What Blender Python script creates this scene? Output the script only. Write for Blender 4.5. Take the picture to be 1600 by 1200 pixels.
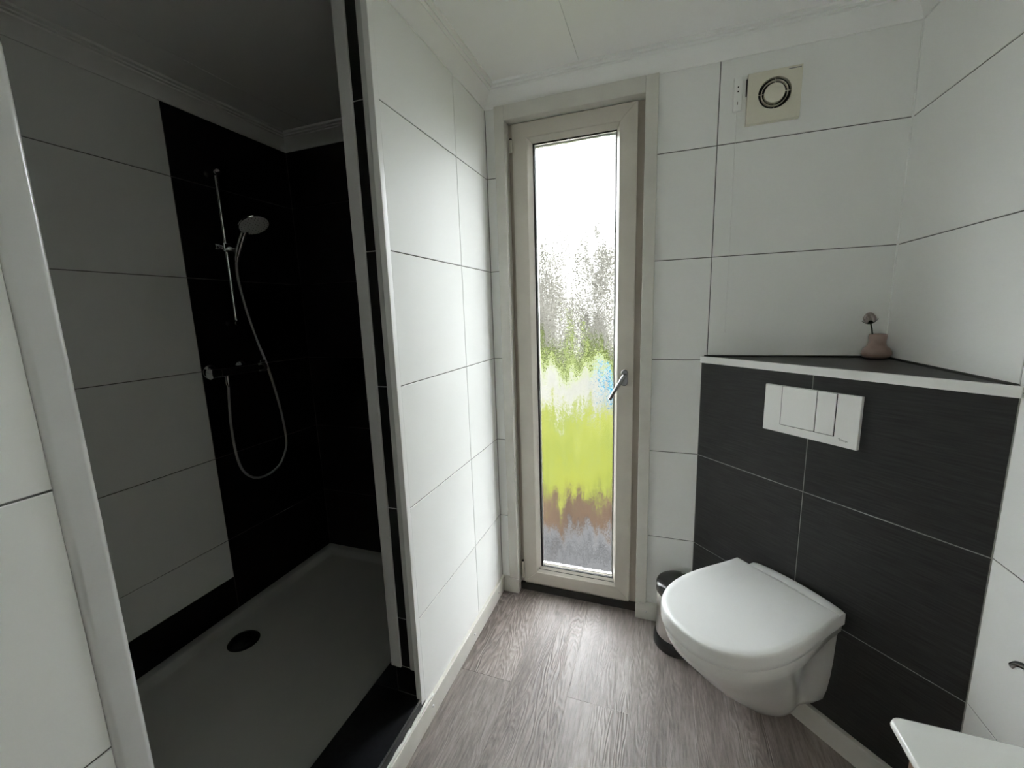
import bpy, bmesh, math, random
from mathutils import Vector, Matrix

random.seed(7)
for o in list(bpy.data.objects):
    bpy.data.objects.remove(o)
scene = bpy.context.scene
COL = scene.collection

# ------------------------------------------------------------------ camera
F_PX, YAW, PITCH, ROLL, HC = 648.6523, -0.3432, -0.1682, -0.0317, 1.2818
cam_data = bpy.data.cameras.new('camera')
cam_data.sensor_fit = 'HORIZONTAL'
cam_data.sensor_width = 36.0
cam_data.lens = F_PX / 1600.0 * 36.0
cam_data.clip_start = 0.01
cam = bpy.data.objects.new('camera', cam_data)
COL.objects.link(cam)
fwd = Vector((math.sin(YAW) * math.cos(PITCH), math.cos(YAW) * math.cos(PITCH), math.sin(PITCH)))
rgt = Vector((math.cos(YAW), -math.sin(YAW), 0))
upv = rgt.cross(fwd)
r2 = math.cos(ROLL) * rgt + math.sin(ROLL) * upv
u2 = -math.sin(ROLL) * rgt + math.cos(ROLL) * upv
cam.matrix_world = Matrix(((r2.x, u2.x, -fwd.x, 0), (r2.y, u2.y, -fwd.y, 0), (r2.z, u2.z, -fwd.z, HC), (0, 0, 0, 1)))
scene.camera = cam

# ------------------------------------------------------------------ world: flat overcast daylight
world = bpy.data.worlds.new('overcast_sky')
scene.world = world
world.use_nodes = True
wn = world.node_tree
wn.nodes['Background'].inputs[0].default_value = (0.93, 0.97, 1.0, 1)
wn.nodes['Background'].inputs[1].default_value = 18.0

vs = scene.view_settings
vs.view_transform = 'Standard'
vs.look = 'None'
vs.exposure = 0.0
vs.gamma = 1.0
vs.use_curve_mapping = False
scene.cycles.sample_clamp_indirect = 0.0
scene.cycles.sample_clamp_direct = 0.0
scene.cycles.max_bounces = 16
scene.cycles.diffuse_bounces = 10
scene.cycles.glossy_bounces = 6
scene.cycles.transmission_bounces = 10
scene.cycles.transparent_max_bounces = 12

FILL_BLIND_T = 0.46      # share of daylight passed by the blind of the added fill window

# ------------------------------------------------------------------ measured layout (metres)
XL, YB, XR = -0.668, 1.6502, 0.6837          # left partition, window wall, right wall
XS, YS = -1.6954, 1.6583                     # shower walls
Y0 = -1.15                                   # wall behind the camera
CEIL = 2.13
LEDGE = 1.107
WY0, WY1, WZ0, WZ1 = -1.08, -0.18, 0.90, 1.95   # added fill window, unseen, left wall behind the viewer
ROWS = [0.0136, 0.3736, 0.7336, 1.0936, 1.4536, 1.8136, 2.13]
JAMB = 0.945                                 # far jamb of the shower opening
NEAR = 0.29                                  # near jamb
PIN = -0.757                                 # inner face of the partition
SILL = 0.108
Q0 = Vector((0.1451, 1.6502))
TD = Vector((0.6837 - 0.1451, 1.0974 - 1.6502))
DL = TD.length
TD.normalize()
ND = Vector((TD.y, -TD.x))
if ND.y > 0:
    ND = -ND
DANG = math.atan2(TD.y, TD.x)

# ------------------------------------------------------------------ materials
def mat(name, col, rough=0.5, metal=0.0, coat=0.0, spec=0.5):
    m = bpy.data.materials.new(name)
    m.use_nodes = True
    b = m.node_tree.nodes['Principled BSDF']
    b.inputs['Base Color'].default_value = (*col, 1)
    b.inputs['Roughness'].default_value = rough
    b.inputs['Metallic'].default_value = metal
    b.inputs['Coat Weight'].default_value = coat
    b.inputs['Specular IOR Level'].default_value = spec
    return m

def N(m, kind, **kw):
    n = m.node_tree.nodes.new(kind)
    for k, v in kw.items():
        if k.startswith('_'):
            setattr(n, k[1:], v)
        else:
            n.inputs[k.replace('__', ' ')].default_value = v
    return n

def L(m, a, ao, b, bi):
    m.node_tree.links.new(a.outputs[ao], b.inputs[bi])

def P(m):
    return m.node_tree.nodes['Principled BSDF']

def ramp(m, src, out, stops):
    r = N(m, 'ShaderNodeValToRGB')
    L(m, src, out, r, 0)
    e = r.color_ramp.elements
    e[0].position, e[0].color = stops[0][0], (*stops[0][1], 1)
    e[1].position, e[1].color = stops[-1][0], (*stops[-1][1], 1)
    for p_, c_ in stops[1:-1]:
        x = e.new(p_)
        x.color = (*c_, 1)
    return r

def mottle(m, scale, c0, c1, bump=0.0, bscale=None, vec_scale=(1, 1, 1), coord='Object', dist=0.002):
    tc = N(m, 'ShaderNodeTexCoord')
    mp = N(m, 'ShaderNodeMapping')
    mp.inputs['Scale'].default_value = vec_scale
    L(m, tc, coord, mp, 0)
    nz = N(m, 'ShaderNodeTexNoise', Scale=scale, Detail=6.0)
    L(m, mp, 0, nz, 'Vector')
    r = ramp(m, nz, 0, [(0.3, c0), (0.7, c1)])
    L(m, r, 0, P(m), 'Base Color')
    if bump:
        n2 = N(m, 'ShaderNodeTexNoise', Scale=bscale or scale, Detail=3.0)
        L(m, mp, 0, n2, 'Vector')
        bp = N(m, 'ShaderNodeBump', Strength=bump, Distance=dist)
        L(m, n2, 0, bp, 'Height')
        L(m, bp, 0, P(m), 'Normal')
    return m

M_WTILE = mottle(mat('white_tile', (0.82, 0.82, 0.8), 0.48, spec=0.15), 3.0, (0.815, 0.82, 0.80), (0.835, 0.84, 0.82), 0.05, 14.0)
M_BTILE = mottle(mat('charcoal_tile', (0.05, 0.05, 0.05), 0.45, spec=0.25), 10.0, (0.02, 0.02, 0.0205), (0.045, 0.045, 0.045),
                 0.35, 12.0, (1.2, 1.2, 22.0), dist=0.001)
M_SHOWER = mottle(mat('dimmed_shower_tile', (0.005, 0.005, 0.005), 0.4, spec=0.22), 10.0, (0.0035, 0.0035, 0.0037), (0.007, 0.007, 0.007),
                 0.3, 12.0, (1.2, 1.2, 22.0), dist=0.001)  # darker copy of the charcoal tile, the shower's dimness put into its colour
M_GROUT = mottle(mat('grey_grout', (0.16, 0.16, 0.15), 0.9), 60, (0.12, 0.12, 0.115), (0.17, 0.17, 0.16))
M_LGROUT = mottle(mat('pale_grout', (0.4, 0.4, 0.38), 0.9), 60, (0.33, 0.33, 0.31), (0.42, 0.42, 0.4))
M_SGROUT = mottle(mat('dark_shower_grout', (0.05, 0.05, 0.05), 0.9), 60, (0.13, 0.13, 0.125), (0.16, 0.16, 0.155))
M_CEIL = mottle(mat('ceiling_white', (0.74, 0.74, 0.71), 0.5), 4, (0.885, 0.885, 0.875), (0.90, 0.90, 0.89), 0.08, 30)
M_CORN = mottle(mat('cornice_white', (0.72, 0.72, 0.69), 0.5), 5, (0.85, 0.85, 0.835), (0.865, 0.865, 0.85))
M_PAINT = mottle(mat('painted_board', (0.66, 0.65, 0.6), 0.45), 12, (0.6, 0.585, 0.535), (0.66, 0.645, 0.59), 0.1, 40)
M_PVC = mottle(mat('cream_door_frame', (0.6, 0.56, 0.49), 0.38), 7, (0.56, 0.525, 0.46), (0.62, 0.585, 0.515))
M_FRAME = mottle(mat('brown_fixed_frame', (0.4, 0.35, 0.29), 0.5), 7, (0.38, 0.335, 0.28), (0.44, 0.39, 0.33))
M_ALU = mottle(mat('white_profile', (0.8, 0.8, 0.78), 0.3), 9, (0.79, 0.79, 0.77), (0.82, 0.82, 0.8))
M_PROF = mottle(mat('coated_edge_profile', (0.55, 0.55, 0.54), 0.2, spec=0.7), 9, (0.53, 0.53, 0.52), (0.57, 0.57, 0.56))
M_CER = mottle(mat('white_ceramic', (0.8, 0.8, 0.78), 0.16, coat=0.3), 4, (0.78, 0.78, 0.76), (0.81, 0.81, 0.79))
M_SEAT = mottle(mat('white_seat_plastic', (0.87, 0.87, 0.86), 0.3), 4, (0.86, 0.865, 0.855), (0.88, 0.885, 0.875))
M_TRAY = mottle(mat('shower_tray_acrylic', (0.6, 0.6, 0.58), 0.3), 4, (0.58, 0.58, 0.56), (0.62, 0.62, 0.6))
M_PLAST = mottle(mat('flush_plate_white', (0.85, 0.85, 0.83), 0.35), 8, (0.84, 0.84, 0.82), (0.86, 0.86, 0.84))
M_YELLOW = mottle(mat('aged_fan_plastic', (0.7, 0.67, 0.55), 0.45), 9, (0.68, 0.65, 0.53), (0.72, 0.695, 0.59))
M_CHROME = mottle(mat('chrome', (0.75, 0.75, 0.76), 0.12, 1.0), 8, (0.72, 0.72, 0.73), (0.78, 0.78, 0.79))
M_SATIN = mottle(mat('satin_aluminium', (0.6, 0.6, 0.6), 0.3, 1.0), 30, (0.55, 0.55, 0.55), (0.63, 0.63, 0.63))
M_STEEL = mottle(mat('brushed_steel', (0.62, 0.6, 0.57), 0.3, 1.0), 40, (0.56, 0.545, 0.52), (0.66, 0.64, 0.61), 0, None, (1, 1, 30))
M_BLACK = mottle(mat('black_plastic', (0.012, 0.012, 0.012), 0.25), 12, (0.009, 0.009, 0.009), (0.014, 0.014, 0.014))
M_RUB = mottle(mat('black_rubber', (0.015, 0.014, 0.013), 0.7), 30, (0.011, 0.01, 0.01), (0.02, 0.018, 0.016))
M_SILL = mottle(mat('black_granite', (0.012, 0.013, 0.015), 0.28, spec=0.4), 90, (0.008, 0.0085, 0.01), (0.018, 0.019, 0.022))
M_HOSE = mottle(mat('grey_hose', (0.42, 0.42, 0.42), 0.3, 0.5), 200, (0.38, 0.38, 0.38), (0.46, 0.46, 0.46))
M_SPRAY = mottle(mat('spray_face_grey', (0.7, 0.7, 0.68), 0.4), 40, (0.67, 0.67, 0.65), (0.74, 0.74, 0.72))
M_VASE = mottle(mat('pink_brown_glaze', (0.3, 0.2, 0.17), 0.28, coat=0.3), 28, (0.27, 0.185, 0.16), (0.36, 0.25, 0.215))
M_PETAL = mottle(mat('pale_pink_petal', (0.66, 0.56, 0.53), 0.6), 50, (0.76, 0.68, 0.65), (0.86, 0.82, 0.79))
M_STEM = mottle(mat('dark_green_stem', (0.02, 0.035, 0.015), 0.6), 60, (0.014, 0.025, 0.011), (0.03, 0.048, 0.02))
M_VWOOD = mottle(mat('brown_cabinet_wood', (0.3, 0.19, 0.11), 0.5), 9, (0.2, 0.125, 0.075), (0.32, 0.21, 0.13), 0, None, (8, 8, 1))
M_LOGO = mottle(mat('grey_print', (0.25, 0.25, 0.24), 0.5), 50, (0.22, 0.22, 0.21), (0.28, 0.28, 0.27))
M_CAULK = mottle(mat('white_caulk', (0.7, 0.7, 0.66), 0.5), 60, (0.6, 0.6, 0.55), (0.76, 0.76, 0.72), 0.4, 90)
M_PLASTER = mottle(mat('outer_wall', (0.5, 0.5, 0.5), 0.8), 20, (0.45, 0.45, 0.45), (0.5, 0.5, 0.5))

def wood():
    m = mat('grey_oak_plank', (0.3, 0.26, 0.24), 0.38, spec=0.45)
    tc = N(m, 'ShaderNodeTexCoord')
    oi = N(m, 'ShaderNodeObjectInfo')
    off = N(m, 'ShaderNodeVectorMath', _operation='MULTIPLY_ADD')
    cmb = N(m, 'ShaderNodeCombineXYZ')
    for i in range(3):
        L(m, oi, 'Random', cmb, i)
    L(m, cmb, 0, off, 0)
    off.inputs[1].default_value = (7.3, 19.1, 3.7)
    L(m, tc, 'Object', off, 2)
    mp = N(m, 'ShaderNodeMapping')
    mp.inputs['Scale'].default_value = (1.0, 0.16, 1.0)
    L(m, off, 0, mp, 0)
    warp = N(m, 'ShaderNodeTexNoise', Scale=7.0, Detail=4.0)
    L(m, mp, 0, warp, 'Vector')
    # cathedral rings: contour lines of a stretched low noise
    big = N(m, 'ShaderNodeTexNoise', Scale=8.0, Detail=3.0, Roughness=0.5)
    L(m, mp, 0, big, 'Vector')
    mul = N(m, 'ShaderNodeMath', _operation='MULTIPLY')
    mul.inputs[1].default_value = 210.0
    L(m, big, 0, mul, 0)
    sn = N(m, 'ShaderNodeMath', _operation='SINE')
    L(m, mul, 0, sn, 0)
    mp2 = N(m, 'ShaderNodeMapping')
    mp2.inputs['Scale'].default_value = (1.0, 0.10, 1.0)
    L(m, off, 0, mp2, 0)
    fib = N(m, 'ShaderNodeTexNoise', Scale=130.0, Detail=6.0, Roughness=0.7)
    L(m, mp2, 0, fib, 'Vector')
    tone = N(m, 'ShaderNodeTexNoise', Scale=9.0, Detail=5.0, Roughness=0.6)
    L(m, mp, 0, tone, 'Vector')
    r = ramp(m, tone, 0, [(0.28, (0.17, 0.139, 0.124)), (0.5, (0.275, 0.236, 0.218)), (0.72, (0.385, 0.342, 0.318))])
    fr = ramp(m, fib, 0, [(0.32, (0.5, 0.48, 0.48)), (0.6, (1.2, 1.2, 1.2))])
    mx = N(m, 'ShaderNodeMix', _data_type='RGBA', _blend_type='MULTIPLY')
    mx.inputs[0].default_value = 0.75
    L(m, r, 0, mx, 6)
    L(m, fr, 0, mx, 7)
    # where the rings show
    msk = N(m, 'ShaderNodeTexNoise', Scale=3.0, Detail=2.0)
    L(m, mp, 0, msk, 'Vector')
    mr = ramp(m, msk, 0, [(0.4, (0.12, 0.12, 0.12)), (0.62, (0.8, 0.8, 0.8))])
    rr = ramp(m, sn, 0, [(0.0, (0.66, 0.64, 0.63)), (0.75, (1.1, 1.1, 1.09))])
    mx2 = N(m, 'ShaderNodeMix', _data_type='RGBA', _blend_type='MULTIPLY')
    L(m, mr, 0, mx2, 0)
    L(m, mx, 2, mx2, 6)
    L(m, rr, 0, mx2, 7)
    # plank to plank tone
    hs = N(m, 'ShaderNodeHueSaturation')
    mv = N(m, 'ShaderNodeMapRange')
    mv.inputs['To Min'].default_value = 0.82
    mv.inputs['To Max'].default_value = 1.12
    L(m, oi, 'Random', mv, 0)
    L(m, mv, 0, hs, 'Value')
    L(m, mx2, 2, hs, 'Color')
    # knots
    kv = N(m, 'ShaderNodeTexVoronoi', Scale=3.1)
    mp3 = N(m, 'ShaderNodeMapping')
    mp3.inputs['Scale'].default_value = (1.0, 0.75, 1.0)
    L(m, off, 0, mp3, 0)
    L(m, mp3, 0, kv, 'Vector')
    kr = ramp(m, kv, 0, [(0.015, (0.35, 0.32, 0.3)), (0.06, (1, 1, 1))])
    mx3 = N(m, 'ShaderNodeMix', _data_type='RGBA', _blend_type='MULTIPLY')
    mx3.inputs[0].default_value = 1.0
    L(m, hs, 0, mx3, 6)
    L(m, kr, 0, mx3, 7)
    L(m, mx3, 2, P(m), 'Base Color')
    hsum = N(m, 'ShaderNodeMath', _operation='MULTIPLY_ADD')
    L(m, sn, 0, hsum, 0)
    L(m, mr, 0, hsum, 1)
    L(m, fib, 0, hsum, 2)
    bp = N(m, 'ShaderNodeBump', Strength=0.45, Distance=0.0022)
    L(m, hsum, 0, bp, 'Height')
    L(m, bp, 0, P(m), 'Normal')
    rg = N(m, 'ShaderNodeMapRange')
    rg.inputs['To Min'].default_value = 0.3
    rg.inputs['To Max'].default_value = 0.52
    L(m, fib, 0, rg, 0)
    L(m, rg, 0, P(m), 'Roughness')
    return m
M_WOOD = wood()

def wet_glass():
    """Inner face of the pane: condensation, every bead tilting the view its own way, in running streaks."""
    m = bpy.data.materials.new('condensation_glass')
    m.use_nodes = True
    nt = m.node_tree
    for n in list(nt.nodes):
        if n.type != 'OUTPUT_MATERIAL':
            nt.nodes.remove(n)
    out = [n for n in nt.nodes if n.type == 'OUTPUT_MATERIAL'][0]
    tc = N(m, 'ShaderNodeTexCoord')
    def noise(scale, vec, detail=3.0):
        mp = N(m, 'ShaderNodeMapping')
        mp.inputs['Scale'].default_value = vec
        L(m, tc, 'Object', mp, 0)
        nz = N(m, 'ShaderNodeTexNoise', Scale=scale, Detail=detail, Roughness=0.6)
        L(m, mp, 0, nz, 'Vector')
        return nz
    def vm(op, a, b):
        n = N(m, 'ShaderNodeVectorMath', _operation=op)
        for k, x in enumerate((a, b)):
            if isinstance(x, tuple):
                n.inputs[k].default_value = x
            else:
                nt.links.new(x, n.inputs[k])
        return n.outputs[0]
    streak = noise(26.0, (1.0, 1.0, 0.16))
    wave = noise(9.0, (1.0, 1.0, 0.8), 2.0)
    grain = N(m, 'ShaderNodeTexVoronoi', Scale=300.0)
    L(m, tc, 'Object', grain, 'Vector')
    geo = N(m, 'ShaderNodeNewGeometry')
    d1 = vm('MULTIPLY', vm('SUBTRACT', streak.outputs[1], (0.5, 0.5, 0.5)), (0.10, 0.0, 0.85))
    d2 = vm('MULTIPLY', vm('SUBTRACT', grain.outputs[1], (0.5, 0.5, 0.5)), (0.20, 0.0, 0.20))
    d3 = vm('MULTIPLY', vm('SUBTRACT', wave.outputs[1], (0.5, 0.5, 0.5)), (0.15, 0.0, 0.45))
    nrm = vm('NORMALIZE', vm('ADD', vm('ADD', vm('ADD', geo.outputs['Normal'], d1), d2), d3), (0, 0, 0))
    rf = N(m, 'ShaderNodeBsdfRefraction', Roughness=0.16, IOR=1.33)
    rf.distribution = 'BECKMANN'
    rf.inputs['Color'].default_value = (0.98, 0.99, 0.98, 1)
    nt.links.new(nrm, rf.inputs['Normal'])
    sep = N(m, 'ShaderNodeSeparateXYZ')
    L(m, tc, 'Object', sep, 0)
    fog = N(m, 'ShaderNodeMapRange')           # mist is denser low on the pane, beads are coarser above
    fog.inputs['From Min'].default_value = 0.85
    fog.inputs['From Max'].default_value = 1.35
    fog.inputs['To Min'].default_value = 0.25
    fog.inputs['To Max'].default_value = 0.13
    L(m, sep, 2, fog, 0)
    L(m, fog, 0, rf, 'Roughness')
    gl = N(m, 'ShaderNodeBsdfGlossy', Roughness=0.2)
    m2 = N(m, 'ShaderNodeMixShader')
    m2.inputs[0].default_value = 0.03
    L(m, rf, 0, m2, 1)
    L(m, gl, 0, m2, 2)
    L(m, m2, 0, out, 0)
    return m
def clear_face():
    m = bpy.data.materials.new('clear_glass_face')
    m.use_nodes = True
    nt = m.node_tree
    for n in list(nt.nodes):
        if n.type != 'OUTPUT_MATERIAL':
            nt.nodes.remove(n)
    out = [n for n in nt.nodes if n.type == 'OUTPUT_MATERIAL'][0]
    rf = N(m, 'ShaderNodeBsdfRefraction', Roughness=0.0, IOR=1.33)
    L(m, rf, 0, out, 0)
    return m
M_CLEAR = clear_face()
M_GLASS = wet_glass()

# ------------------------------------------------------------------ mesh helpers
def finish(bm, name, material, parent=None, smooth=False, loc=None, rotz=0.0, sharp=None):
    bmesh.ops.recalc_face_normals(bm, faces=bm.faces)
    me = bpy.data.meshes.new(name)
    if smooth:
        for f in bm.faces:
            f.smooth = True
        if sharp:
            for e in bm.edges:
                if len(e.link_faces) == 2 and e.calc_face_angle(0) > sharp:
                    e.smooth = False
    bm.to_mesh(me)
    bm.free()
    me.materials.append(material)
    o = bpy.data.objects.new(name, me)
    COL.objects.link(o)
    if parent is not None:
        o.parent = parent
    if loc is not None:
        o.location = loc
    o.rotation_euler = (0, 0, rotz)
    return o

def tag(o, label, cat=None, group=None, kind=None):
    o['label'] = label
    if cat:
        o['category'] = cat
    if group:
        o['group'] = group
    if kind:
        o['kind'] = kind
    return o

def empty(name, loc=(0, 0, 0), rotz=0.0):
    o = bpy.data.objects.new(name, None)
    COL.objects.link(o)
    o.location = loc
    o.rotation_euler = (0, 0, rotz)
    o.empty_display_size = 0.05
    return o

def add_box(bm, x0, x1, y0, y1, z0, z1, bev=0.0, seg=2):
    vs_ = [bm.verts.new(c) for c in ((x0, y0, z0), (x1, y0, z0), (x1, y1, z0), (x0, y1, z0), (x0, y0, z1), (x1, y0, z1), (x1, y1, z1), (x0, y1, z1))]
    fs = [bm.faces.new([vs_[i] for i in f]) for f in ((0, 3, 2, 1), (4, 5, 6, 7), (0, 1, 5, 4), (1, 2, 6, 5), (2, 3, 7, 6), (3, 0, 4, 7))]
    if bev:
        es = list({e for f in fs for e in f.edges})
        bmesh.ops.bevel(bm, geom=es, offset=bev, segments=seg, affect='EDGES', profile=0.5)

def box(name, x0, x1, y0, y1, z0, z1, material, parent=None, bev=0.0, seg=2, loc=None, rotz=0.0):
    bm = bmesh.new()
    add_box(bm, x0, x1, y0, y1, z0, z1, bev, seg)
    o = finish(bm, name, material, parent, smooth=bev > 0, loc=loc, rotz=rotz, sharp=math.radians(70) if bev else None)
    if bev:
        wn_ = o.modifiers.new('weighted_normals', 'WEIGHTED_NORMAL')
        wn_.keep_sharp = True
    return o

def add_lathe(bm, prof, seg=40, cx=0, cy=0):
    rings = []
    for r, z in prof:
        if r < 1e-6:
            rings.append([bm.verts.new((cx, cy, z))])
        else:
            rings.append([bm.verts.new((cx + r * math.cos(2 * math.pi * i / seg), cy + r * math.sin(2 * math.pi * i / seg), z)) for i in range(seg)])
    for a, b in zip(rings, rings[1:]):
        for i in range(seg):
            j = (i + 1) % seg
            if len(a) == 1 and len(b) == 1:
                continue
            if len(a) == 1:
                bm.faces.new((a[0], b[j], b[i]))
            elif len(b) == 1:
                bm.faces.new((a[i], a[j], b[0]))
            else:
                bm.faces.new((a[i], a[j], b[j], b[i]))

def lathe(name, prof, material, parent=None, seg=40, loc=None, rotz=0, sharp=math.radians(45), mtx=None):
    bm = bmesh.new()
    add_lathe(bm, prof, seg)
    if mtx is not None:
        bmesh.ops.transform(bm, matrix=mtx, verts=bm.verts)
    return finish(bm, name, material, parent, True, loc, rotz, sharp)

def axis_matrix(origin, direction):
    return Matrix.Translation(Vector(origin)) @ Vector((0, 0, 1)).rotation_difference(Vector(direction).normalized()).to_matrix().to_4x4()

def catmull(pts, n=8):
    pts = [Vector(p) for p in pts]
    out = []
    for i in range(len(pts) - 1):
        p0 = pts[max(i - 1, 0)]
        p1, p2 = pts[i], pts[i + 1]
        p3 = pts[min(i + 2, len(pts) - 1)]
        for k in range(n):
            t = k / n
            out.append(0.5 * ((2 * p1) + (p2 - p0) * t + (2 * p0 - 5 * p1 + 4 * p2 - p3) * t * t + (3 * p1 - p0 - 3 * p2 + p3) * t ** 3))
    out.append(pts[-1])
    return out

def add_tube(bm, pts, rad, seg=12, flat=1.0, caps=True):
    pts = [Vector(p) for p in pts]
    n = len(pts)
    rads = rad if isinstance(rad, (list, tuple)) else [rad] * n
    tang = []
    for i in range(n):
        tang.append((pts[min(i + 1, n - 1)] - pts[max(i - 1, 0)]).normalized())
    ref = Vector((0, 0, 1)) if abs(tang[0].z) < 0.9 else Vector((1, 0, 0))
    nrm = (ref - tang[0] * ref.dot(tang[0])).normalized()
    rings = []
    for i in range(n):
        nrm = (nrm - tang[i] * nrm.dot(tang[i])).normalized()
        bi = tang[i].cross(nrm)
        rings.append([bm.verts.new(pts[i] + rads[i] * (math.cos(2 * math.pi * k / seg) * nrm + flat * math.sin(2 * math.pi * k / seg) * bi)) for k in range(seg)])
    for a, b in zip(rings, rings[1:]):
        for k in range(seg):
            j = (k + 1) % seg
            bm.faces.new((a[k], a[j], b[j], b[k]))
    if caps:
        bm.faces.new(rings[0])
        bm.faces.new(rings[-1])

def tube(name, pts, rad, material, parent=None, seg=12, flat=1.0):
    bm = bmesh.new()
    add_tube(bm, pts, rad, seg, flat)
    return finish(bm, name, material, parent, True, sharp=math.radians(50))

def prism(name, poly, z0, z1, material, parent=None, bev=0.0, seg=2, smooth=False):
    bm = bmesh.new()
    a = [bm.verts.new((x, y, z0)) for x, y in poly]
    b = [bm.verts.new((x, y, z1)) for x, y in poly]
    bm.faces.new(a)
    bm.faces.new(b)
    n = len(poly)
    for i in range(n):
        bm.faces.new((a[i], a[(i + 1) % n], b[(i + 1) % n], b[i]))
    if bev:
        bmesh.ops.bevel(bm, geom=list(bm.edges), offset=bev, segments=seg, affect='EDGES')
    return finish(bm, name, material, parent, smooth or bev > 0, sharp=math.radians(50))

# ------------------------------------------------------------------ tiles
TILE_T = 0.007
_tile_cache = {}
def tile_mesh(w, h, material):
    key = (round(w, 4), round(h, 4), material.name)
    if key in _tile_cache:
        return _tile_cache[key]
    c = 0.0009
    bm = bmesh.new()
    f = [bm.verts.new((x, 0, z)) for x, z in ((c, c), (w - c, c), (w - c, h - c), (c, h - c))]
    e = [bm.verts.new((x, c, z)) for x, z in ((0, 0), (w, 0), (w, h), (0, h))]
    b = [bm.verts.new((x, TILE_T, z)) for x, z in ((0, 0), (w, 0), (w, h), (0, h))]
    bm.faces.new(f)
    bm.faces.new(b)
    for i in range(4):
        j = (i + 1) % 4
        bm.faces.new((f[i], f[j], e[j], e[i]))
        bm.faces.new((e[i], e[j], b[j], b[i]))
    bmesh.ops.recalc_face_normals(bm, faces=bm.faces)
    me = bpy.data.meshes.new('tile')
    bm.to_mesh(me)
    bm.free()
    me.materials.append(material)
    _tile_cache[key] = me
    return me

G = 0.0028        # joint width
def tile(parent, org, ang, u0, u1, z0, z1, material, proud=0.0):
    """org: point of the wall plane where u=0; tile front lies on that plane."""
    w, h = (u1 - u0) - G, (z1 - z0) - G
    if w < 0.004 or h < 0.004:
        return
    o = bpy.data.objects.new('tile', tile_mesh(w, h, material))
    COL.objects.link(o)
    o.parent = parent
    d = Vector((math.cos(ang), math.sin(ang)))
    o.location = (org[0] + d.x * (u0 + G / 2), org[1] + d.y * (u0 + G / 2), z0 + G / 2)
    o.rotation_euler = (0, 0, ang)
    return o

R90 = math.pi / 2
GB = 0.0018       # joint recess

def struct_boxes(name, boxes, material, label):
    bm = bmesh.new()
    for b in boxes:
        add_box(bm, *b)
    return tag(finish(bm, name, material), label, 'wall', kind='structure')

# ================================================================== SETTING
# floor
floor = tag(box('floor', XL - 0.2, XR + 0.15, Y0 - 0.1, YB + 0.06, -0.09, -0.0035, M_RUB), 'grey-brown oak plank floor running towards the glazed door', 'floor', kind='structure')
_pl = {}
def plank(x0, x1, y0, y1):
    key = (round(x1 - x0, 4), round(y1 - y0, 4))
    if key not in _pl:
        bm = bmesh.new()
        w, l = x1 - x0 - 0.0003, y1 - y0 - 0.0004
        add_box(bm, -w / 2, w / 2, -l / 2, l / 2, -0.004, 0.0, 0.0003, 1)
        o = finish(bm, 'plank', M_WOOD, floor)
        _pl[key] = o.data
    else:
        o = bpy.data.objects.new('plank', _pl[key])
        COL.objects.link(o)
        o.parent = floor
    o.location = ((x0 + x1) / 2, (y0 + y1) / 2, 0)
xs = [-0.675, -0.662, -0.462, -0.262, -0.062, 0.138, 0.338, 0.538, XR + 0.005]
ends = [[1.183, -0.02], [1.183, -0.02], [0.62, -0.58], [1.186, -0.014], [0.55, -0.65], [0.95, -0.25], [0.4, -0.8], [1.1, -0.1]]
for i in range(len(xs) - 1):
    ys = [YB + 0.03] + ends[i] + [Y0]
    for a, b in zip(ys, ys[1:]):
        plank(xs[i], xs[i + 1], b, a)

# ceiling
ceil = tag(box('ceiling', XS - 0.1, XR + 0.1, Y0 - 0.1, YS + 0.1, CEIL + 0.004, CEIL + 0.12, M_GROUT), 'smooth white panelled ceiling with one faint seam', 'ceiling', kind='structure')
for a, b in ((XS - 0.02, -1.486), (-1.486, -0.286), (-0.286, XR + 0.02)):
    box('ceiling_panel', a + 0.0005, b - 0.0005, Y0 - 0.02, YS + 0.02, CEIL, CEIL + 0.006, M_CEIL, ceil, 0.0006, 1)

# left wall (partition): far part, near part and lintel over the shower opening
wall_left = struct_boxes('wall_left', [
    (PIN, XL - GB, JAMB + 0.003, YS + 0.02, -0.05, CEIL),
    (PIN, XL - GB, WY1, NEAR - 0.002, -0.05, CEIL), (PIN, XL - GB, Y0 - 0.08, WY0, -0.05, CEIL),
    (PIN, XL - GB, WY0, WY1, -0.05, WZ0), (PIN, XL - GB, WY0, WY1, WZ1, CEIL),
    (PIN, XL - GB, NEAR - 0.01, JAMB + 0.01, 2.075, CEIL)], M_GROUT, 'white tiled partition wall between the shower and the glazed door')
for z0, z1 in zip(ROWS, ROWS[1:]):
    for y0, y1 in ((0.9585, 1.3779), (1.3779, YB), (WY1, 0.2548), (Y0, WY0)):
        tile(wall_left, (XL, 0), R90, y0, y1, z0, z1, M_WTILE)
    for a_, b_ in ((z0, min(z1, WZ0)), (max(z0, WZ1), z1)):
        if b_ - a_ > 0.02:
            tile(wall_left, (XL, 0), R90, WY0, WY1, a_, b_, M_WTILE)
    for y0, y1 in ((0.838, 0.9585), (0.298, 0.838)):
        if z0 > 1.8:
            tile(wall_left, (XL, 0), R90, y0, y1, 2.078, z1, M_WTILE)

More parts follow.
